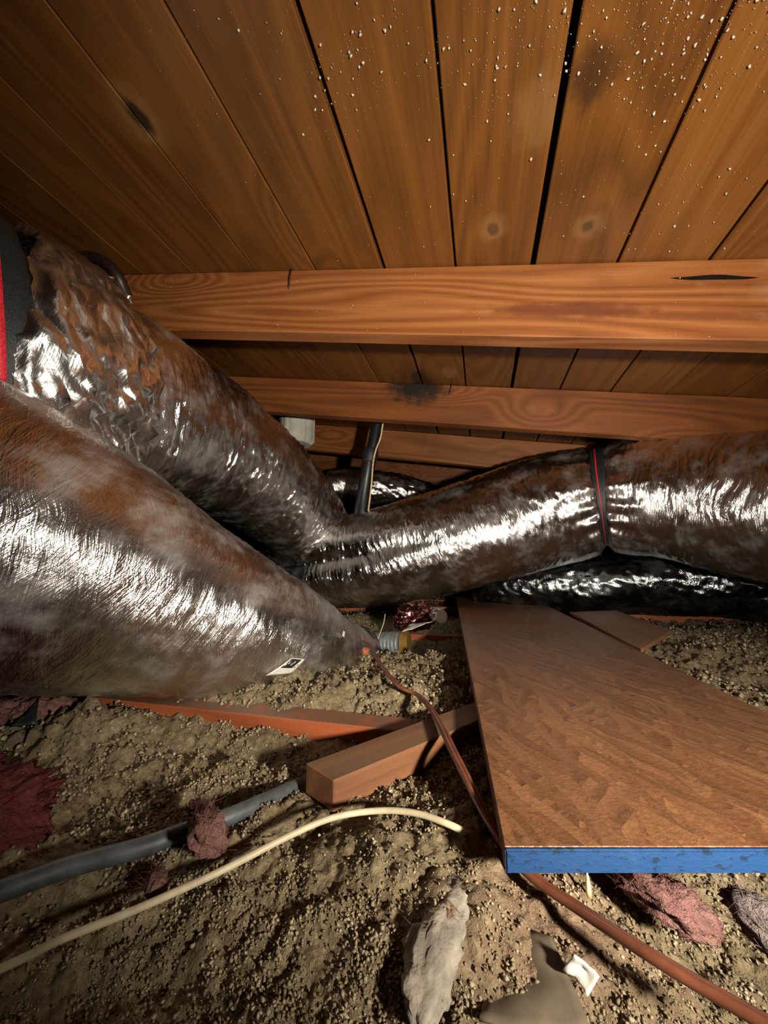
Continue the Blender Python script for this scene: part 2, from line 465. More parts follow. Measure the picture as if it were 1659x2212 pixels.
M['plank'] = wood('plank_wood', (.072, .026, .0055), (.172, .064, .0115), (.27, .116, .030), .42, 15, .75, contrast=.4, frame=ceil,
    stain=[kn(-.458, .366, .034, .050, .5, PL), kn(-.458, .366, .017, .028, .95, DK), kn(.137, .402, .030, .040, .7, DK), kn(.085, .43, .035, .05, .35, PL),
           kn(.037, .595, .024, .030, .55, PL), kn(.037, .595, .011, .016, .6, DK), kn(.182, .601, .026, .026, .45, PL), kn(.182, .601, .012, .014, .65, DK),
           kn(-.077, 1.10, .028, .045, .5, PL), kn(-.172, 1.15, .045, .07, .8, DK)])
for i in range(len(allseams) - 1):
    a, b = allseams[i], allseams[i + 1]
    ga, gb = gaps.get(a, .0022) / 2, gaps.get(b, .0022) / 2
    wd = b - a - ga - gb
    bm = box_bm((wd, q1 - q0, .019), .0016, 1)
    o = bm_obj('plank', bm, M['plank'], ceil)
    M_ = ROOF_M @ Matrix.Translation(((a + ga + b - gb) / 2, (q0 + q1) / 2, .0095 + random.uniform(0, .0015)))
    o.matrix_parent_inverse = ceil.matrix_world.inverted()
    o.matrix_world = M_

# ---- rafters
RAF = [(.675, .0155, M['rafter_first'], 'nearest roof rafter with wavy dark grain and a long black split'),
       (1.182, -.004, M['rafter_stained'], 'second roof rafter with a dark water stain and two bent nails on its edge'),
       (1.69, 0, M['rafter'], 'third roof rafter, dim, behind the black pipe and the white plastic fitting'),
       (2.2, 0, M['rafter'], 'fourth roof rafter, deep in the shade above the far ducts'),
       (2.7, 0, M['rafter'], 'farthest roof rafter, hidden in the dark at the back')]
rafters = []
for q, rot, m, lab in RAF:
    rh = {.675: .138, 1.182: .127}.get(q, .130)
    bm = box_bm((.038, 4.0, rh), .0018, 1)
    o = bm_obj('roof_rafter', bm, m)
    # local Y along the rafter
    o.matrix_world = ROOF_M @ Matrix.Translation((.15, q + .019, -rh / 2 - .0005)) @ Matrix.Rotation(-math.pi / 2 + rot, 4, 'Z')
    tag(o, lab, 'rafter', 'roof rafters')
    rafters.append(o)

def child_world(o, parent):
    o.parent = parent; o.matrix_parent_inverse = parent.matrix_world.inverted(); return o
# toe nails and split
def ray_plane(u, v, pt, nrm):
    r = ray(u, v); c = Vector((0, 0, CZ))
    return c + r * ((pt - c).dot(nrm) / r.dot(nrm))
def on_rafter(u, v, k):
    m = rafters[k].matrix_world
    nrm = (m.to_3x3() @ Vector((-1, 0, 0))).normalized()
    c = m @ Vector((.019, 0, 0)); c2 = m @ Vector((-.019, 0, 0))
    best = c if c.y < c2.y else c2
    return ray_plane(u, v, best, nrm), (nrm if nrm.y < 0 else -nrm)
bpy.context.view_layer.update()
for k, (ua, va), (ub, vb) in [(0, (630, 585), (624, 624)), (1, (926, 830), (916, 856)), (1, (976, 830), (970, 852))]:
    a, nn = on_rafter(ua, va, k); b, _ = on_rafter(ub, vb, k)
    o = simple_tube('nail', [a + nn * .0035, (a + b) / 2 + nn * .004, b + nn * .001], .0019, M['nail'], 6, .004)
    child_world(o, rafters[k])
# lens-shaped split
V = []; n = 14
pts_t, pts_b = [], []
for i in range(n + 1):
    f = i / n; u = 1445 + (1640 - 1445) * f; hgt = 5.0 * math.sin(math.pi * f) ** .7 * (1.1 - .35 * abs(f - .55))
    vc = 601 - 1.5 * f + 1.0 * math.sin(f * 9)
    a, nn = on_rafter(u, vc - hgt, 0); b, _ = on_rafter(u, vc + hgt, 0)
    pts_t.append(a + nn * .0006); pts_b.append(b + nn * .0006)
vs = pts_t + pts_b
child_world(mesh_obj('split', vs, [(i, i + 1, n + 2 + i, n + 1 + i) for i in range(n)], M['dark_felt']), rafters[0])

# ---- floor slab (plasterboard of the room below), walls
ZF = CZ - .29
o = bm_obj('floor', box_bm((5.2, 5.6, .02)), M['plaster']); o.location = (0, 1.5, ZF - .01)
structure(o, 'dusty plasterboard under the loose insulation')
for nm, loc, sz in [('wall_back', (.2, 4.15, .35), (5.2, .03, 1.5)), ('wall_left', (-2.35, 1.5, .35), (.03, 5.4, 1.5)),
                    ('wall_right', (2.55, 1.5, .2), (.03, 5.4, 1.2)), ('wall_front', (.2, -1.2, .35), (5.2, .03, 1.5))]:
    o = bm_obj(nm, box_bm(sz), M['wall']); o.location = loc
    structure(o, 'dark timber boarding closing the attic')

# ================================================================== LOOSE FILL
ZI = CZ - .205
def bump2(x, y, cx, cy, rx, ry, rot=0.0):
    c, s_ = math.cos(rot), math.sin(rot)
    dx, dy = x - cx, y - cy
    a = (dx * c + dy * s_) / rx; b = (-dx * s_ + dy * c) / ry
    return np.exp(-(a * a + b * b))
def height(x, y):
    z = np.zeros_like(x)
    h = ZI + .016 * fbm(x * 4.2, y * 4.2, z, 3) + .009 * fbm(x * 15, y * 15, z + 3, 3)
    # joint ridge over the joist tops, hollow behind, mound round the buried duct
    h = h + .030 * bump2(x, y, -.14, .62, .17, .10, -.2)
    h = h - .085 * bump2(x, y, .08, 1.12, .22, .17)
    h = h - .055 * bump2(x, y, .34, .20, .13, .11)
    h = h - .016 * bump2(x, y, -.15, .452, .10, .022, -.24)
    h = h + .034 * bump2(x, y, -.37, .50, .09, .05, -.24)
    h = h + .026 * bump2(x, y, .06, .80, .26, .075, -.24)
    h = h + .012 * bump2(x, y, .0, .62, .16, .08, -.24)
    h = h + .012 * bump2(x, y, .0, .28, .12, .08)
    h = h + .013 * bump2(x, y, .04, .30, .10, .10)
    h = h + .022 * bump2(x, y, .75, .85, .30, .25)
    h = h - .02 * bump2(x, y, -.5, .35, .2, .15)
    dist = np.sqrt(x * x + y * y)
    k = np.clip(dist / .5, .35, 1.3)
    lump = np.abs(pnoise(x * 48, y * 48, z)) + .6 * np.abs(pnoise(x * 105, y * 105, z + 5)) + .3 * np.abs(pnoise(x * 230, y * 230, z + 9))
    pit = np.clip(pnoise(x * 21, y * 21, z + 11) - .12, 0, 1)
    k = k * (1 - .6 * bump2(x, y, -.18, .50, .2, .05, -.24))
    return h + .013 * k * (lump - .45) - .016 * k * pit
na, nr = 760, 660
ang = np.linspace(math.radians(-82), math.radians(82), na)
rad = .07 * np.exp(np.linspace(0, math.log(4.6 / .07), nr))
RR, AA = np.meshgrid(rad, ang, indexing='ij')
FX, FY = RR * np.sin(AA), RR * np.cos(AA) - .02
FX = np.clip(FX, -2.3, 2.5); FY = np.clip(FY, -1, 4.1)
FZ = height(FX, FY)
o = mesh_obj('loose_insulation', np.stack([FX, FY, FZ], -1).reshape(-1, 3), grid_faces(nr, na, False)[:, ::-1].copy(), M['fill'], smooth=True)
tag(o, 'tan crumbly loose-fill insulation covering the attic floor', 'insulation', kind='stuff')

def lumps(name, P, S, mat, parent=None, flat=.75):
    """many little irregular grains joined in one mesh"""
    n = len(P)
    base = np.array([(0, 0, 1), (.9, 0, .1), (.28, .86, -.1), (-.73, .53, .1), (-.73, -.53, -.1), (.28, -.86, .1), (0, 0, -1)], float)
    fc = np.array([(0, 1, 2), (0, 2, 3), (0, 3, 4), (0, 4, 5), (0, 5, 1), (6, 2, 1), (6, 3, 2), (6, 4, 3), (6, 5, 4), (6, 1, 5)])
    jit = 1 + RNG.uniform(-.45, .45, (n, 7, 1))
    v = base[None] * jit
    q = RNG.normal(size=(n, 4)); q /= np.linalg.norm(q, axis=1)[:, None]
    a, b, c, d = q.T
    R = np.stack([np.stack([1 - 2 * (c * c + d * d), 2 * (b * c - a * d), 2 * (b * d + a * c)], -1),
                  np.stack([2 * (b * c + a * d), 1 - 2 * (b * b + d * d), 2 * (c * d - a * b)], -1),
                  np.stack([2 * (b * d - a * c), 2 * (c * d + a * b), 1 - 2 * (b * b + c * c)], -1)], 1)
    v = v * np.array([1, flat, flat * .8])
    v = np.einsum('nij,nkj->nki', R, v) * np.asarray(S)[:, None, None] + np.asarray(P)[:, None, :]
    F = (fc[None] + (np.arange(n) * 7)[:, None, None]).reshape(-1, 3)
    return mesh_obj(name, v.reshape(-1, 3), F, mat, parent)
NG = 140000
aa = RNG.uniform(math.radians(-52), math.radians(52), NG)
rr = .14 * np.exp(RNG.uniform(0, 1, NG) ** 1.15 * math.log(2.2 / .14))
gx, gy = rr * np.sin(aa), rr * np.cos(aa)
keepm = RNG.uniform(0, 1, NG) < np.clip(.5 + .9 * pnoise(gx * 9, gy * 9, gx * 0 + 2) + 1.1 * pnoise(gx * 45, gy * 45, gx * 0 + 4), .05, 1)
gx, gy, rr = gx[keepm], gy[keepm], rr[keepm]
gs = (.0008 + .0019 * RNG.uniform(0, 1, len(gx)) ** 2.0) * np.clip(rr / .42, .65, 2.2)
gz = height(gx, gy) + gs * RNG.uniform(-.1, 1.3, len(gx))
o = lumps('insulation_granules', np.stack([gx, gy, gz], -1), gs, M['granule'])
tag(o, 'coarse pale granules strewn over the loose-fill insulation', 'granules', kind='stuff')

# ---- flakes clinging to the roof boards
NS = 70000
sr = RNG.uniform(-.45, 1.05, NS); sq = RNG.uniform(.0, .66, NS)
dens = np.clip((sr + .42) / .75, 0, 1) ** 1.5 * np.clip(1.15 - sq / .62, .10, 1) ** 1.35
cl = np.clip(.34 + 1.2 * pnoise(sr * 7, sq * 7, sr * 0), .05, 1)
m_ = RNG.uniform(0, 1, NS) < dens * cl
sr, sq = sr[m_], sq[m_]
ss = .00055 + .0021 * RNG.uniform(0, 1, len(sr)) ** 4.5 * (1 + .8 * np.clip(.4 - sq, 0, .4) / .4)
SP = np.array([roof(a, b, -.0004) for a, b in zip(sr, sq)])
fr = RNG.uniform(-.9, .9, 70); fn = -RNG.uniform(.004, .135, 70)
SP2 = np.array([roof(a, .6735 + .0155 * (a - .15), b) for a, b in zip(fr, fn)])
o = lumps('clinging_flakes', np.vstack([SP, SP2]), np.concatenate([ss, RNG.uniform(.0006, .0016, 70)]), M['speck'], flat=.8)
tag(o, 'white insulation flakes clinging to the roof boards', 'flakes', kind='stuff')

# ================================================================== CEILING JOISTS
JD = Vector((math.cos(YAW), -math.sin(YAW), 0))
JM = Matrix(((PD.x, JD.x, 0, 0), (PD.y, JD.y, 0, 0), (0, 0, 1, 0), (0, 0, 0, 1)))
jl = ['ceiling joist with an exposed orange-red side, nearest, under the short wood strip',
      'ceiling joist mostly buried in fill behind the nearest joist, by the metal collar',
      'ceiling joist showing a dusty red edge right of the strand board',
      'reddish ceiling joist running under the dark duct at the back right',
      'ceiling joist at the far back beyond the ducts']
jq = .470
for i in range(5):
    bm = box_bm((.038, 3.6, .10), .0015, 1)
    o = bm_obj('ceiling_joist', bm, M['joist'])
    zt = CZ - (.187, .206, .225, .182, .19)[i]
    o.matrix_world = Matrix.Translation(PD * (jq + .40 * i) + Vector((0, 0, zt - .05))) @ JM
    tag(o, jl[i], 'joist', 'ceiling joists')

# ================================================================== DUCTS
def wrinkles(seed, A=.0022, fine=.0007, crump=.0, fu=70, fv=2.2, sag=.004):
    def f(S, TH):
        cx, cy = np.cos(TH), np.sin(TH)
        big = sag * pnoise(S * 7 + seed, cx * 1.4, cy * 1.4 + seed)
        w1 = -np.abs(pnoise(S * fu + 1.5 * pnoise(S * 6, cx * 2, cy * 2), cx * fv + seed, cy * fv)) * A
        w2 = -np.abs(pnoise(S * fu * 2.3 + seed, cx * fv * 2.2, cy * fv * 2.2)) * A * .5
        w3 = pnoise(S * 210, cx * 6, cy * 6 + seed) * fine
        o = big + w1 + w2 + w3
        if crump:
            o = o - np.abs(pnoise(S * 24 + seed, cx * 4.5, cy * 4.5)) * crump - np.abs(pnoise(S * 52, cx * 9 + seed, cy * 9)) * crump * .55
        return o
    return f
def cp(lst):
    return [(*at(u, v, d), r) for u, v, d, r in lst]

# lower-left duct (nearest)
Z0 = Vector((0, 0, CZ))
def wp(x, y, z, r): return (x, y, z + CZ, r)
TL = Tube([wp(-1.25, -.1, .16, .15), wp(-.70, .22, .14, .168), wp(-.435, .435, .028, .157), wp(-.315, .565, -.052, .128),
           wp(-.20, .69, -.126, .108), wp(-.125, .82, -.192, .09), wp(-.07, .90, -.222, .08)], .0032)
duct_L = empty('flexible_duct', (-.16, .68, ZI))
tag(duct_L, 'large silver foil flexible duct lying nearest at lower left, with a small printed sticker', 'duct', 'foil ducts')
keep(tube_mesh('foil_jacket', TL, 170, M['foil_smooth'], wrinkles(1.3, .0022, .0005, .0014, 60, 1.3, .006)), duct_L)
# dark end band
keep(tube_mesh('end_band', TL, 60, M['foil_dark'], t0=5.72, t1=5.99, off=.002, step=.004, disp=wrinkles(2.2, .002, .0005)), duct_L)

# upper-left duct
TU = Tube([wp(-1.35, -.05, .42, .17), wp(-.98, .14, .40, .18), wp(-.72, .33, .325, .186), wp(-.585, .50, .266, .191), wp(-.545, .70, .297, .196),
           wp(-.52, .93, .324, .191), wp(-.446, 1.175, .304, .182), wp(-.358, 1.435, .217, .177), wp(-.271, 1.597, .102, .152)], .0032)
duct_U = empty('flexible_duct', tuple(TU.p[len(TU.p) // 2]))
tag(duct_U, 'foil flexible duct descending from upper left under the rafters, with a crumpled tape sleeve', 'duct', 'foil ducts')
def dU(S, TH):
    base = wrinkles(4.1, .0045, .0006, .0060, 52, 1.1, .008)(S, TH)
    return base
keep(tube_mesh('foil_jacket', TU, 190, M['foil'], dU), duct_U)

# right duct with pinch at the strap and a crease at its left end
TR = Tube(cp([(2300, 1090, .62, .19), (1900, 1095, .80, .188), (1659, 1094, .96, .187), (1480, 1081, 1.10, .187), (1300, 1078, 1.23, .182), (1150, 1112, 1.31, .188), (1000, 1158, 1.37, .188), (850, 1196, 1.45, .187), (740, 1216, 1.54, .178), (640, 1228, 1.62, .15), (590, 1235, 1.68, .12)]), .0026)
sp = TR.arclen(4.0)
def dR(S, TH):
    b = wrinkles(7.7, .0042, .0006, .0030, 50, 1.5, .007)(S, TH)
    ds = S - sp
    pinch = -.020 * np.exp(-(ds / .022) ** 2) - .010 * np.exp(-(ds / .07) ** 2)
    gather = .006 * np.exp(-(ds / .10) ** 2) * np.sin(TH * 17 + 2 * np.sin(TH * 3)) * np.clip(np.abs(ds) / .03, 0, 1)
    s0 = TR.arclen(6.2); f = np.clip((S - s0) / (TR.L - s0), 0, 1)
    thc = CREASE_TH
    dth = np.angle(np.exp(1j * (TH - thc)))
    crease = -.055 * f ** .8 * np.exp(-(dth / .22) ** 2)
    # sags down over the lower duct
    sagm = -.012 * np.exp(-((S - TR.arclen(3.2)) / .10) ** 2) * np.exp(-(np.angle(np.exp(1j * (TH - math.pi))) / .6) ** 2)
    return b + pinch + gather + crease + sagm
# which side faces the camera
k = len(TR.s) // 2
facing = 1 if np.dot(TR.side[k], -TR.p[k] + np.array([0, 0, CZ])) > 0 else -1
CREASE_TH = facing * 1.55
duct_R = empty('flexible_duct', tuple(TR.p[k]))
tag(duct_R, 'foil flexible duct crossing to the right above the strand board, pinched by a black strap', 'duct', 'foil ducts')
keep(tube_mesh('foil_jacket', TR, 190, M['foil'], dR), duct_R)

# darker-tinted duct lying under it
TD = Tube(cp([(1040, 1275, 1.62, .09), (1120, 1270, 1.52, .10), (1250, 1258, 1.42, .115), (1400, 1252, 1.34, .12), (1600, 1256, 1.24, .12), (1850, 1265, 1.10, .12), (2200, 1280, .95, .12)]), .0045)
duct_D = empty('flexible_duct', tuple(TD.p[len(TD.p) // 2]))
tag(duct_D, 'dark foil duct resting on the fill beneath the strapped duct', 'duct', 'foil ducts')
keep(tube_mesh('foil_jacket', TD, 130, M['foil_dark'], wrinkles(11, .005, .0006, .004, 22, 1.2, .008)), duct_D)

# far duct behind the black pipe
TB = Tube(cp([(690, 1075, 1.95, .085), (740, 1050, 1.92, .09), (800, 1055, 1.9, .095), (860, 1062, 1.9, .09), (930, 1078, 1.95, .085), (1040, 1085, 2.1, .085)]), .004)
duct_B = empty('flexible_duct', tuple(TB.p[len(TB.p) // 2]))
tag(duct_B, 'small taped foil duct at the back behind the black pipe', 'duct', 'foil ducts')
keep(tube_mesh('foil_jacket', TB, 90, M['foil'], wrinkles(15, .006, .0006, .006, 26, 1.6, .004)), duct_B)
keep(tube_mesh('tape_collar', TB, 70, M['foil'], t0=.75, t1=1.75, off=.006, step=.004, disp=wrinkles(16, .003, .0006, .001)), duct_B)

# crumpled tape sleeve on the upper-left duct
fU = 1 if np.dot(TU.side[len(TU.s) // 2], np.array([0, 0, CZ]) - TU.p[len(TU.s) // 2]) > 0 else -1
def crumpled_sleeve(name, T, t0, t1, nS, nT, mat, off, amp, seed):
    rg = np.random.default_rng(seed)
    s0, s1 = T.arclen(t0), T.arclen(t1)
    S, TH = np.meshgrid(np.linspace(s0, s1, nS), np.linspace(0, 2 * math.pi, nT, endpoint=False), indexing='ij')
    dS = (s1 - s0) / nS
    S = S + rg.uniform(-.42, .42, S.shape) * dS
    TH = TH + rg.uniform(-.42, .42, TH.shape) * (2 * math.pi / nT)
    S[0] += .012 * pnoise(np.arange(nT) * .13, 0, seed); S[-1] += .02 * pnoise(np.arange(nT) * .11, 3, seed)
    cx, cy = np.cos(TH), np.sin(TH)
    o_ = off + amp * (rg.uniform(-.5, .5, S.shape) * .55 - np.abs(pnoise(S * 26, cx * 4, cy * 4 + seed)) + .3)
    edge = np.minimum(S - s0, s1 - S); o_ = np.where(edge < dS * .8, np.minimum(o_, off * .6), o_)
    V = T.eval(S, TH, o_).reshape(-1, 3)
    uv = np.stack([S, np.abs(TH - math.pi) * .19], -1).reshape(-1, 2)
    q = grid_faces(nS, nT, True)
    tri = np.vstack([q[:, [0, 1, 2]], q[:, [0, 2, 3]]])
    return mesh_obj(name, V, tri, mat, None, uv, False)
keep(crumpled_sleeve('tape_sleeve', TU, 2.96, 3.52, 26, 110, M['foil_crumple'], .021, .019, 5), duct_U)

def strap(tube, t, th0, th1, w0, name, label, stripe_frac=(.40, .52), off=.004, n=60, width=None, extra=None):
    s = tube.arclen(t)
    TH = np.linspace(th0, th1, n)
    rows = []
    for j in range(7):
        f = j / 6
        wd = np.array([width(i / (n - 1)) if width else w0 for i in range(n)])
        ctr = np.array([extra(i / (n - 1)) if extra else 0.0 for i in range(n)])
        rows.append(tube.eval(s + ctr + (f - .5) * wd, TH, np.full(n, off)))
    V = np.stack(rows, 1)                               # n x 7
    o = mesh_obj(name, V.reshape(-1, 3), grid_faces(n, 7, False), M['black_web'], smooth=True)
    m = o.modifiers.new('thick', 'SOLIDIFY'); m.thickness = .0025; m.offset = 0
    tag(o, label, 'strap', 'black webbing straps with a red line')
    rows = []
    for f in np.linspace(stripe_frac[0], stripe_frac[1], 3):
        rows.append(tube.eval(s + ctr + (f - .5) * wd, TH, np.full(n, off + .0022)))
    V = np.stack(rows, 1)
    o2 = mesh_obj('stripe', V.reshape(-1, 3), grid_faces(n, 3, False), M['red_line'], o, smooth=True)
    m = o2.modifiers.new('thick', 'SOLIDIFY'); m.thickness = .0016; m.offset = 0
    o2['label'] = 'woven red line'
    return o
strap(TU, 2.82, 0, 2 * math.pi, .075, 'hanging_strap', 'black webbing strap with red line round the upper-left duct', (.63, .72), .012, 90, None, lambda f: -.04 * math.cos(2 * math.pi * f))
wR = lambda f: .040 - .016 * f + .010 * math.exp(-((f - .62) / .12) ** 2)
strap(TR, 4.0, facing * -.9, facing * 2.7, .04, 'hanging_strap', 'narrow black strap with red line cinched round the right duct', (.55, .66), -.022, 60, wR)

# sticker on the lower-left duct
fL = 1 if np.dot(TL.side[len(TL.s) // 2], np.array([0, 0, CZ]) - TL.p[len(TL.s) // 2]) > 0 else -1
def patch(name, tube, t0, t1, a0, a1, off, mat, parent, n=10, m=10, skew=0.0):
    s0, s1 = tube.arclen(t0), tube.arclen(t1)
    S, A = np.meshgrid(np.linspace(s0, s1, n), np.linspace(a0, a1, m), indexing='ij')
    S = S + skew * (A - a0)
    V = tube.eval(S, A * fL, np.full(S.shape, off))
    o = mesh_obj(name, V.reshape(-1, 3), grid_faces(n, m, False), mat, smooth=True)
    sm = o.modifiers.new('thick', 'SOLIDIFY'); sm.thickness = .0006; sm.offset = 1
    return o
def patchq(name, tube, crn, off, mat, n=8, sgn=1):
    c = np.array([(tube.arclen(t), a) for t, a in crn], float)
    f = np.linspace(0, 1, n); A, B = np.meshgrid(f, f, indexing='ij')
    P = (c[0] * ((1 - A) * (1 - B))[..., None] + c[1] * (A * (1 - B))[..., None] + c[2] * (A * B)[..., None] + c[3] * ((1 - A) * B)[..., None])
    V = tube.eval(P[..., 0], P[..., 1] * sgn, np.full(A.shape, off))
    o = mesh_obj(name, V.reshape(-1, 3), grid_faces(n, n, False), mat, smooth=True)
    m = o.modifiers.new('thick', 'SOLIDIFY'); m.thickness = .0005; m.offset = 0
    return o
lab_ = keep(patchq('sticker', TL, [(3.725, 2.08), (3.85, 1.80), (3.975, 1.785), (3.93, 2.00)], .0035, M['white_paper'], 10, fL), duct_L)
lab_['label'] = 'white sticker with a black printed block'
def on_sticker(name, crn, off, mat):
    o = patchq(name, TL, crn, off, mat, 5, fL)
    o.parent = lab_; o.matrix_parent_inverse = Matrix.Identity(4)
    return o
on_sticker('printed_block', [(3.800, 1.945), (3.855, 1.808), (3.945, 1.797), (3.895, 1.925)], .0042, M['black_ink'])
for a, b in [(3.822, 1.89), (3.846, 1.865), (3.872, 1.875), (3.888, 1.845)]:
    on_sticker('print_mark', [(a - .006, b + .016), (a + .003, b - .014), (a + .010, b - .014), (a + .002, b + .016)], .0048, M['white_paper'])
for a, b in [(3.915, 1.91), (3.932, 1.875)]:
    on_sticker('print_mark', [(a - .004, b + .010), (a + .001, b - .009), (a + .006, b - .009), (a + .001, b + .010)], .0042, M['black_ink'])
o = keep(patchq('paper_fleck', TL, [(4.36, 1.31), (4.38, 1.22), (4.43, 1.21), (4.40, 1.32)], .006, M['white_paper'], 5, fL), duct_L)

# ================================================================== BOARDS AND SCRAPS
ZB = CZ - .155
FLc = onz(1090, 1833, ZB); BLc = onz(985, 1290, ZB); e1 = onz(1190, 1312, ZB); e2 = onz(1659, 1540, ZB)
dirr = (e1 - e2); BRc = e2 + dirr * 1.25
BLc = FLc + (BLc - FLc) * 1.02
FRc = e2 + (e2 - e1) * ((e2.y - FLc.y) / (e1.y - e2.y))
TH_B = .0113
board = empty('strand_board', ((FLc + BRc) / 2).xyz)
board.location.z = ZB - TH_B
tag(board, 'long brown oriented strand board with a blue painted front edge', 'board')
top = [FLc, FRc, BRc, BLc]
# panel body
vs = [Vector((p.x, p.y, ZB)) for p in top] + [Vector((p.x, p.y, ZB - TH_B)) for p in top]
vs[0].y += .0012; vs[1].y += .0012; vs[4].y += .0012; vs[5].y += .0012
bm = bmesh.new(); bv = [bm.verts.new(v - board.location) for v in vs]
for f in ((0, 1, 2, 3), (7, 6, 5, 4), (0, 4, 5, 1), (1, 5, 6, 2), (2, 6, 7, 3), (3, 7, 4, 0)): bm.faces.new([bv[i] for i in f])
bmesh.ops.bevel(bm, geom=bm.edges[:], offset=.0008, segments=1, affect='EDGES')
bm_obj('panel', bm, M['osb'], board)
bm = box_bm(((FRc - FLc).length, .0026, TH_B + .0004), .0008, 2)
o = bm_obj('painted_edge', bm, M['blue'], board)
o.location = (FLc + FRc) / 2 + Vector((0, -.0002, -TH_B / 2)) - board.location
o.rotation_euler = (0, 0, math.atan2(FRc.y - FLc.y, FRc.x - FLc.x))
o['label'] = 'blue painted edge'

def prism(name, quad, z0, z1, mat, bev=.001):
    """box from a plan quad (world XY) between two heights; local Y along the first->last side"""
    c = sum((Vector((q[0], q[1], 0)) for q in quad), Vector()) / 4
    ax = Vector((quad[3][0] - quad[0][0], quad[3][1] - quad[0][1], 0)).normalized()
    ang_ = math.atan2(ax.y, ax.x) - math.pi / 2
    mt = Matrix.Translation(Vector((c.x, c.y, (z0 + z1) / 2))) @ Matrix.Rotation(ang_, 4, 'Z')
    inv = mt.inverted()
    bm = bmesh.new()
    bv = [bm.verts.new(inv @ Vector((q[0], q[1], z))) for z in (z1, z0) for q in quad]
    for f in ((0, 1, 2, 3), (7, 6, 5, 4), (0, 4, 5, 1), (1, 5, 6, 2), (2, 6, 7, 3), (3, 7, 4, 0)): bm.faces.new([bv[i] for i in f])
    bmesh.ops.recalc_face_normals(bm, faces=bm.faces[:])
    bmesh.ops.bevel(bm, geom=bm.edges[:], offset=bev, segments=1, affect='EDGES')
    o = bm_obj(name, bm, mat); o.matrix_world = mt
    return o
zs = CZ - .172
a, b = onz(661, 1648, zs), onz(721, 1686, zs); c_ = onz(1034, 1556, zs)
d = a + (c_ - b)
e = (c_ - b) * 1.25
o = prism('wood_strip', [(a.x, a.y), (b.x, b.y), (b.x + e.x, b.y + e.y), (a.x + e.x, a.y + e.y)], zs - .024, zs, M['scrap'])
tag(o, 'short sawn wood strip resting on the fill beside the strand board', 'lumber')
# flat scraps right of the board
zs = CZ - .150
q = [onz(1230, 1322, zs), onz(1330, 1318, zs), onz(1452, 1362, zs), onz(1385, 1402, zs)]
o = prism('panel_offcut', [(p.x, p.y) for p in q], zs - .008, zs, M['scrap'])
tag(o, 'dusty brown panel offcut lying just right of the strand board', 'board')

# ================================================================== PIPES AND FITTINGS
# white plastic fitting hanging behind the second rafter
pc = at(642, 925, 1.62)
fit = empty('pipe_fitting', pc)
tag(fit, 'white ribbed plastic pipe fitting with a metal tip hanging behind the second rafter', 'fitting')
bm = bmesh.new()
ns = 48; rings = []
for z, r in [(-.072, .045), (-.072, .058), (-.060, .070), (.20, .070)]:
    ring = []
    for i in range(ns):
        a_ = 2 * math.pi * i / ns
        rr_ = r * (1 + (.05 if (i % 8) in (0, 1) else 0) * (1 if r > .045 else 0))
        ring.append(bm.verts.new((rr_ * math.cos(a_), rr_ * math.sin(a_), z)))
    rings.append(ring)
for A, B in zip(rings, rings[1:]):
    for i in range(ns): bm.faces.new((A[i], A[(i + 1) % ns], B[(i + 1) % ns], B[i]))
bm.faces.new(rings[0][::-1]); bm.faces.new(rings[-1])
bm_obj('ribbed_body', bm, M['pvc'], fit)
bm = bmesh.new()
bmesh.ops.create_cone(bm, cap_ends=True, segments=24, radius1=.018, radius2=.026, depth=.026)
o = bm_obj('metal_tip', bm, M['chrome'], fit, True); o.location = (.014, -.012, -.084)

# black pipe with a thin pale wire
pp = [at(823, 872, 1.44), at(817, 905, 1.44), at(806, 960, 1.43), at(798, 990, 1.43), at(790, 1040, 1.43), at(780, 1105, 1.45), at(770, 1180, 1.5)]
pipe = empty('black_pipe', pp[3])
tag(pipe, 'upright black pipe wrapped with tape, rising from the ducts to the roof', 'pipe')
keep(simple_tube('pipe_body', pp, .024, M['black_plastic'], 20, .006, rs=[.023, .023, .022, .026, .026, .027, .027]), pipe)
keep(simple_tube('tape_joint', [at(803, 968, 1.43), at(800, 982, 1.43), at(797, 998, 1.43)], .028, M['black_web'], 20, .004, rs=[.0245, .029, .0275]), pipe)
wpts = [at(834, 880, 1.40), at(827, 915, 1.40), at(822, 945, 1.395), at(812, 972, 1.395), at(806, 1000, 1.395), at(802, 1050, 1.395), at(796, 1100, 1.42), at(790, 1150, 1.46)]
o = keep(simple_tube('wire', wpts, .0032, M['straw'], 8, .005), pipe); o['label'] = 'thin pale wire along the pipe'

# dark curved hose at the roof, upper left
hp = [at(120, 585, .80), at(165, 563, .78), at(200, 557, .77), at(232, 572, .76), at(255, 600, .76), at(272, 640, .78)]
o = simple_tube('curved_hose', hp, .012, M['brown_plastic'], 14, .004)
tag(o, 'dark curved hose peeking over the upper-left duct below the roof boards', 'hose')

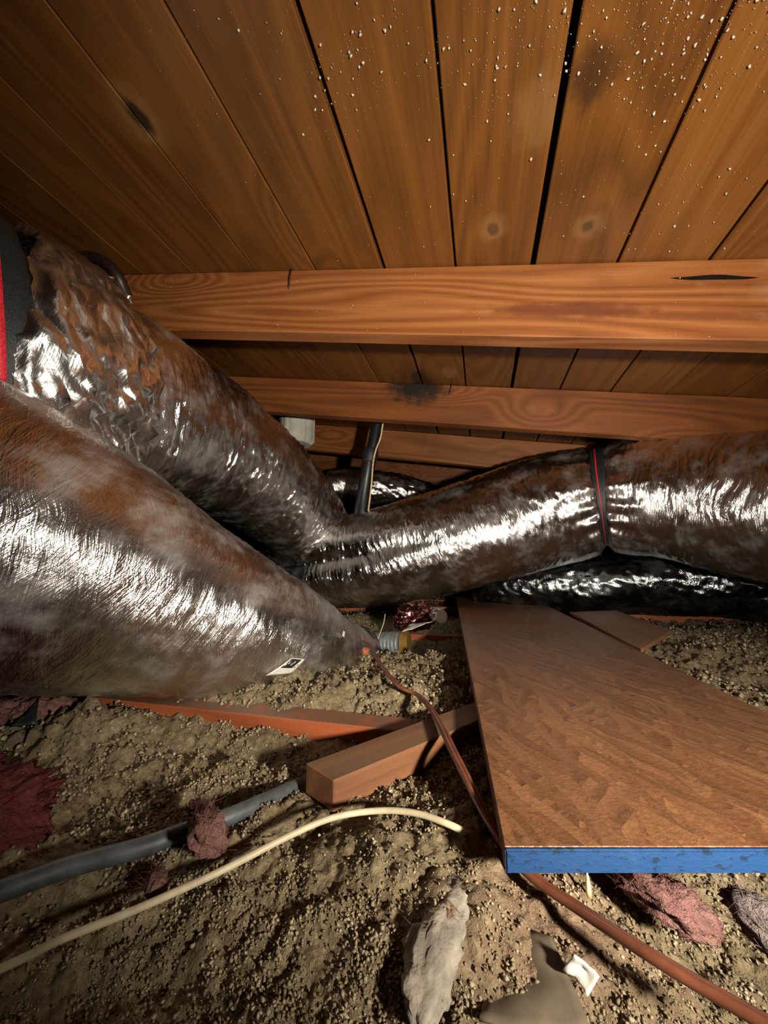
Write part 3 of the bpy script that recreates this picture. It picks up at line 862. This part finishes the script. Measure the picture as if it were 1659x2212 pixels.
# galvanised collar, red film bundle, foil roll, white paper at the hollow in the middle
def cyl(name, a, b, r0, r1, mat, seg=32, parent=None, ribs=0):
    n = 2 + ribs * 4
    pts = [(a.lerp(b, i / (n - 1)), r0 + (r1 - r0) * i / (n - 1) + (.0007 if ribs and i % 4 in (1, 2) else 0)) for i in range(n)]
    ax = (b - a).normalized(); s_ = ax.cross(Vector((0, 0, 1))).normalized(); u_ = s_.cross(ax)
    bm = bmesh.new(); R_ = []
    for p, r in pts:
        R_.append([bm.verts.new(p + (s_ * math.cos(2 * math.pi * i / seg) + u_ * math.sin(2 * math.pi * i / seg)) * r) for i in range(seg)])
    for A, B in zip(R_, R_[1:]):
        for i in range(seg): bm.faces.new((A[i], A[(i + 1) % seg], B[(i + 1) % seg], B[i]))
    bm.faces.new(R_[0][::-1]); bm.faces.new(R_[-1])
    bmesh.ops.recalc_face_normals(bm, faces=bm.faces[:])
    return bm_obj(name, bm, mat, parent)
colr = empty('metal_collar', at(850, 1385, 1.02))
tag(colr, 'galvanised metal collar end with amber tape in the hollow behind the fill', 'collar')
keep(cyl('sleeve', at(798, 1394, 1.05), at(868, 1392, 1.02), .033, .033, M['steel'], 40, ribs=9), colr)
keep(cyl('tape_ring', at(867, 1392, 1.02), at(884, 1392, 1.015), .034, .034, M['amber_tape'], 40), colr)

def tuft(name, uvz, rpx, mat, label, cat, seg=18, flat=.6, amp=.35, fibers=0, seed=0, group=None, fmat=None, step=.0022, freq=60):
    pts = []
    for (u, v, z), rp in zip(uvz, rpx):
        p = onz(u, v, z); dpt = (p - Z0).dot(Vector((0, CT, ST)))
        pts.append((*p, rp / FPX * dpt))
    T = Tube(pts, step)
    def dz(S, TH):
        x = S * freq
        base = amp * (fbm(x + seed, np.cos(TH) * 1.8, np.sin(TH) * 1.8 + seed, 4) + .7 * pnoise(x * 5, np.cos(TH) * 7, np.sin(TH) * 7 + seed))
        end = np.minimum(S, T.L - S) / max(1e-4, T.L) * 7
        rr_ = np.interp(S, T.s, T.r)
        return rr_ * (base + np.minimum(np.sqrt(np.clip(end, .02, 1)), 1) - 1)
    o = tube_mesh(name, T, seg, mat, dz)
    # flatten vertically about its own mid height
    me = o.data; n = len(me.vertices); co = np.empty(n * 3, np.float32); me.vertices.foreach_get('co', co); co = co.reshape(-1, 3)
    sidx = np.clip(((co - T.p[0]) @ (T.p[-1] - T.p[0])) / max(1e-9, np.dot(T.p[-1] - T.p[0], T.p[-1] - T.p[0])), 0, 1)
    zc = np.interp(sidx, np.linspace(0, 1, len(T.p)), T.p[:, 2])
    co[:, 2] = zc + (co[:, 2] - zc) * flat
    me.vertices.foreach_set('co', co.ravel()); me.update()
    tag(o, label, cat, group)
    if fibers:
        rg = np.random.default_rng(seed + 50); V, F = [], []
        for _ in range(fibers):
            i = rg.integers(0, n); b0 = co[i]; dr = rg.normal(size=3); dr[2] = abs(dr[2]) * .8 + .1; dr /= np.linalg.norm(dr)
            L_ = rg.uniform(.004, .013); wv = np.cross(dr, rg.normal(size=3)); wv = wv / np.linalg.norm(wv) * .00009
            m1 = b0 + dr * L_ * .55 + rg.normal(size=3) * .0012; m2 = b0 + dr * L_ + rg.normal(size=3) * .002
            k0 = len(V); V += [b0 - wv, b0 + wv, m1 - wv, m1 + wv, m2]; F += [(k0, k0 + 1, k0 + 3, k0 + 2), (k0 + 2, k0 + 3, k0 + 4)]
        f = mesh_obj('stray_fibres', V, F, fmat or mat, o); f['kind'] = 'stuff'
    return o
o = tuft('film_bundle', [(850, 1345, ZI + .045), (890, 1335, ZI + .055), (925, 1330, ZI + .05)], [20, 30, 22], M['red_foil'],
         'crumpled dark red foil-faced film tucked under the right duct', 'film', 40, .9, .35, 0, 3, step=.0025, freq=40)
bm_pts = [at(938, 1328, 1.0), at(946, 1330, .99), at(954, 1332, .975)]
o = simple_tube('foil_roll', bm_pts, .019, M['foil_crumple'], 24, .003, rs=[.016, .019, .017])
tag(o, 'little crumpled silver foil roll beside the dark red film', 'foil')
def sheet(name, uvd, mat, label, cat, thick=.0012, n=9, curl=.004, seed=0, group=None):
    """quad sheet with its own curl: four world corners"""
    A, B, C_, D = uvd
    V = []
    nrm = (B - A).cross(D - A).normalized()
    if nrm.z < 0: nrm = -nrm
    for i in range(n):
        for j in range(n):
            fu, fv = i / (n - 1), j / (n - 1)
            p = (A.lerp(B, fu)).lerp(D.lerp(C_, fu), fv)
            e_ = float(pnoise(fu * 2.3 + seed, fv * 2.3, seed * 1.7))
            p = p + nrm * (curl * (e_ + .8 * (fu - .5) ** 2 * 2))
            V.append(p)
    o = mesh_obj(name, V, grid_faces(n, n, False), mat, smooth=True)
    m = o.modifiers.new('thick', 'SOLIDIFY'); m.thickness = thick
    tag(o, label, cat, group)
    return o
sheet('paper_scrap', [at(868, 1366, .96), at(908, 1352, .955), at(935, 1342, .98), at(885, 1350, 1.0)], M['white_paper'],
      'white torn paper scrap under the dark red film', 'paper', .001, 9, .004, 2)
o = simple_tube('thin_wire', [at(832, 1326, .97), at(829, 1345, .965), at(822, 1365, .96), at(815, 1384, .95)], .0011, M['cream'], 6, .004)
tag(o, 'short thin pale wire dangling before the metal collar', 'wire')
o = tuft('rust_lump', [(765, 1418, ZI + .022), (782, 1404, ZI + .028), (800, 1396, ZI + .022)], [9, 15, 8], M['rust'],
         'small orange-red lump at the tip of the nearest duct', 'debris', 16, .8, .3, 0, 9)

# cables on the fill
def cable(name, pts, r, mat, label, cat, twin=False, seg=10):
    P = [onz(u, v, z) for u, v, z in pts]
    if not twin:
        o = simple_tube(name, P, r, mat, seg, .004); tag(o, label, cat); return o
    root = empty(name, P[len(P) // 2]); tag(root, label, cat)
    for s_ in (-1, 1):
        Q = []
        for i, p in enumerate(P):
            t = (P[min(i + 1, len(P) - 1)] - P[max(i - 1, 0)]).normalized()
            sd = t.cross(Vector((0, 0, 1))).normalized()
            Q.append(p + sd * (s_ * r * .85) + Vector((0, 0, s_ * r * .35)))
        keep(simple_tube('strand', Q, r, mat, seg, .004), root)
    return root
z = CZ
cable('twin_cable', [(786, 1386, z - .150), (800, 1396, z - .152), (822, 1435, z - .155), (862, 1482, z - .163), (905, 1503, z - .168), (942, 1548, z - .165), (980, 1625, z - .163),
                     (1020, 1705, z - .166), (1070, 1795, z - .172), (1140, 1884, z - .178), (1250, 1962, z - .177), (1400, 2060, z - .172), (1550, 2150, z - .172), (1760, 2268, z - .17)],
      .0023, M['copper_wire'], 'copper-brown twin cable running from the duct tip to the lower right corner', 'cable', True)
cable('cream_cable', [(-300, 2230, z - .222), (40, 2075, z - .207), (130, 2030, z - .200), (300, 1962, z - .194), (480, 1880, z - .188), (620, 1808, z - .182), (720, 1766, z - .178), (820, 1751, z - .177), (900, 1757, z - .172), (975, 1783, z - .170), (1012, 1803, z - .176)],
      .0021, M['cream'], 'thin cream cable arching across the loose fill', 'cable')
cable('grey_conduit', [(-1500, 2330, z - .205), (-700, 2150, z - .203), (-200, 1990, z - .20), (0, 1925, z - .198), (150, 1872, z - .197), (300, 1832, z - .196), (400, 1797, z - .195), (500, 1762, z - .195), (580, 1727, z - .197), (660, 1690, z - .204), (720, 1662, z - .215)],
      .0062, M['grey_pipe'], 'dark grey conduit half sunk in the fill at left', 'conduit', seg=14)

# glass-wool pieces and litter
tuft('glass_wool_tuft', [(425, 1735, z - .186), (436, 1775, z - .178), (455, 1810, z - .180), (478, 1845, z - .190)], [14, 26, 36, 22], M['pink'],
     'pink glass-wool tuft caught on the grey conduit', 'insulation', 34, .9, .5, 320, 4, 'glass wool pieces')
tuft('glass_wool_tuft', [(345, 1880, z - .20), (335, 1915, z - .196), (322, 1945, z - .20)], [12, 20, 12], M['pink'],
     'tiny pink glass-wool scrap between grey conduit and cream cable', 'insulation', 28, .8, .5, 120, 5, 'glass wool pieces')
tuft('glass_wool_tuft', [(1345, 1885, z - .19), (1400, 1925, z - .186), (1480, 1970, z - .187), (1555, 2015, z - .195)], [25, 38, 42, 25], M['pink'],
     'pink glass-wool strip in the fill below the blue board edge', 'insulation', 36, .7, .5, 420, 6, 'glass wool pieces')
tuft('glass_wool_tuft', [(1590, 1930, z - .19), (1640, 1985, z - .185), (1720, 2060, z - .19)], [22, 46, 40], M['grey_wool'],
     'greyish glass-wool tuft at the right edge below the board', 'insulation', 34, .8, .5, 300, 8, 'glass wool pieces')
tuft('glass_wool_batt', [(-320, 1700, z - .21), (-120, 1740, z - .20), (0, 1790, z - .198), (110, 1800, z - .208)], [120, 130, 110, 50], M['red_wool'],
     'dim deep pink glass-wool batt at the left edge above the conduit', 'insulation', 60, .4, .4, 300, 10, 'glass wool pieces')
tuft('glass_wool_batt', [(-200, 1545, z - .195), (0, 1540, z - .190), (120, 1535, z - .190), (230, 1530, z - .200)], [40, 38, 34, 16], M['pink'],
     'dusty pink glass-wool batt tucked under the nearest duct', 'insulation', 44, .7, .4, 200, 12, 'glass wool pieces')
tuft('fibre_strip', [(1020, 1880, z - .190), (985, 1935, z - .183), (945, 2020, z - .181), (925, 2110, z - .186), (905, 2225, z - .190)], [22, 36, 48, 52, 60], M['pale_wool'],
     'pale torn fibrous paper strip on the fill at lower middle', 'paper', 36, .4, .4, 14, 14, freq=45)
sheet('card_scrap', [onz(1035, 2240, z - .195), onz(1275, 2235, z - .197), onz(1195, 2045, z - .193), onz(1068, 1985, z - .197)], M['card'],
      'flat brown card scrap lying at the bottom edge', 'card', .0015, 12, .006, 5)
sheet('plastic_chip', [onz(1220, 2088, z - .188), onz(1272, 2152, z - .192), onz(1299, 2106, z - .186), onz(1243, 2056, z - .180)], M['white_paper'],
      'white curled plastic chip beside the twin cable', 'chip', .0012, 9, .0028, 8)
sheet('paper_scrap', [onz(992, 1790, z - .190), onz(1018, 1850, z - .196), onz(1030, 1840, z - .196), onz(1010, 1800, z - .188)], M['grey_wool'],
      'small grey paper scrap at the end of the cream cable', 'paper', .001, 6, .004, 11)
o = simple_tube('splinter', [onz(1272, 1935, z - .195), onz(1270, 1910, z - .188), onz(1268, 1884, z - .180)], .001, M['straw'], 6, .003, rs=[.0018, .0016, .0004])
tag(o, 'tiny pale wood splinter standing below the blue board edge', 'splinter')
# black bracket bit at the far left below the duct
sheet('black_flap', [onz(20, 1572, z - .19), onz(78, 1566, z - .19), onz(84, 1508, z - .170), onz(60, 1540, z - .180)], M['black_web'],
      'small black flap poking up under the nearest duct at left', 'flap', .0015, 6, .002, 3)
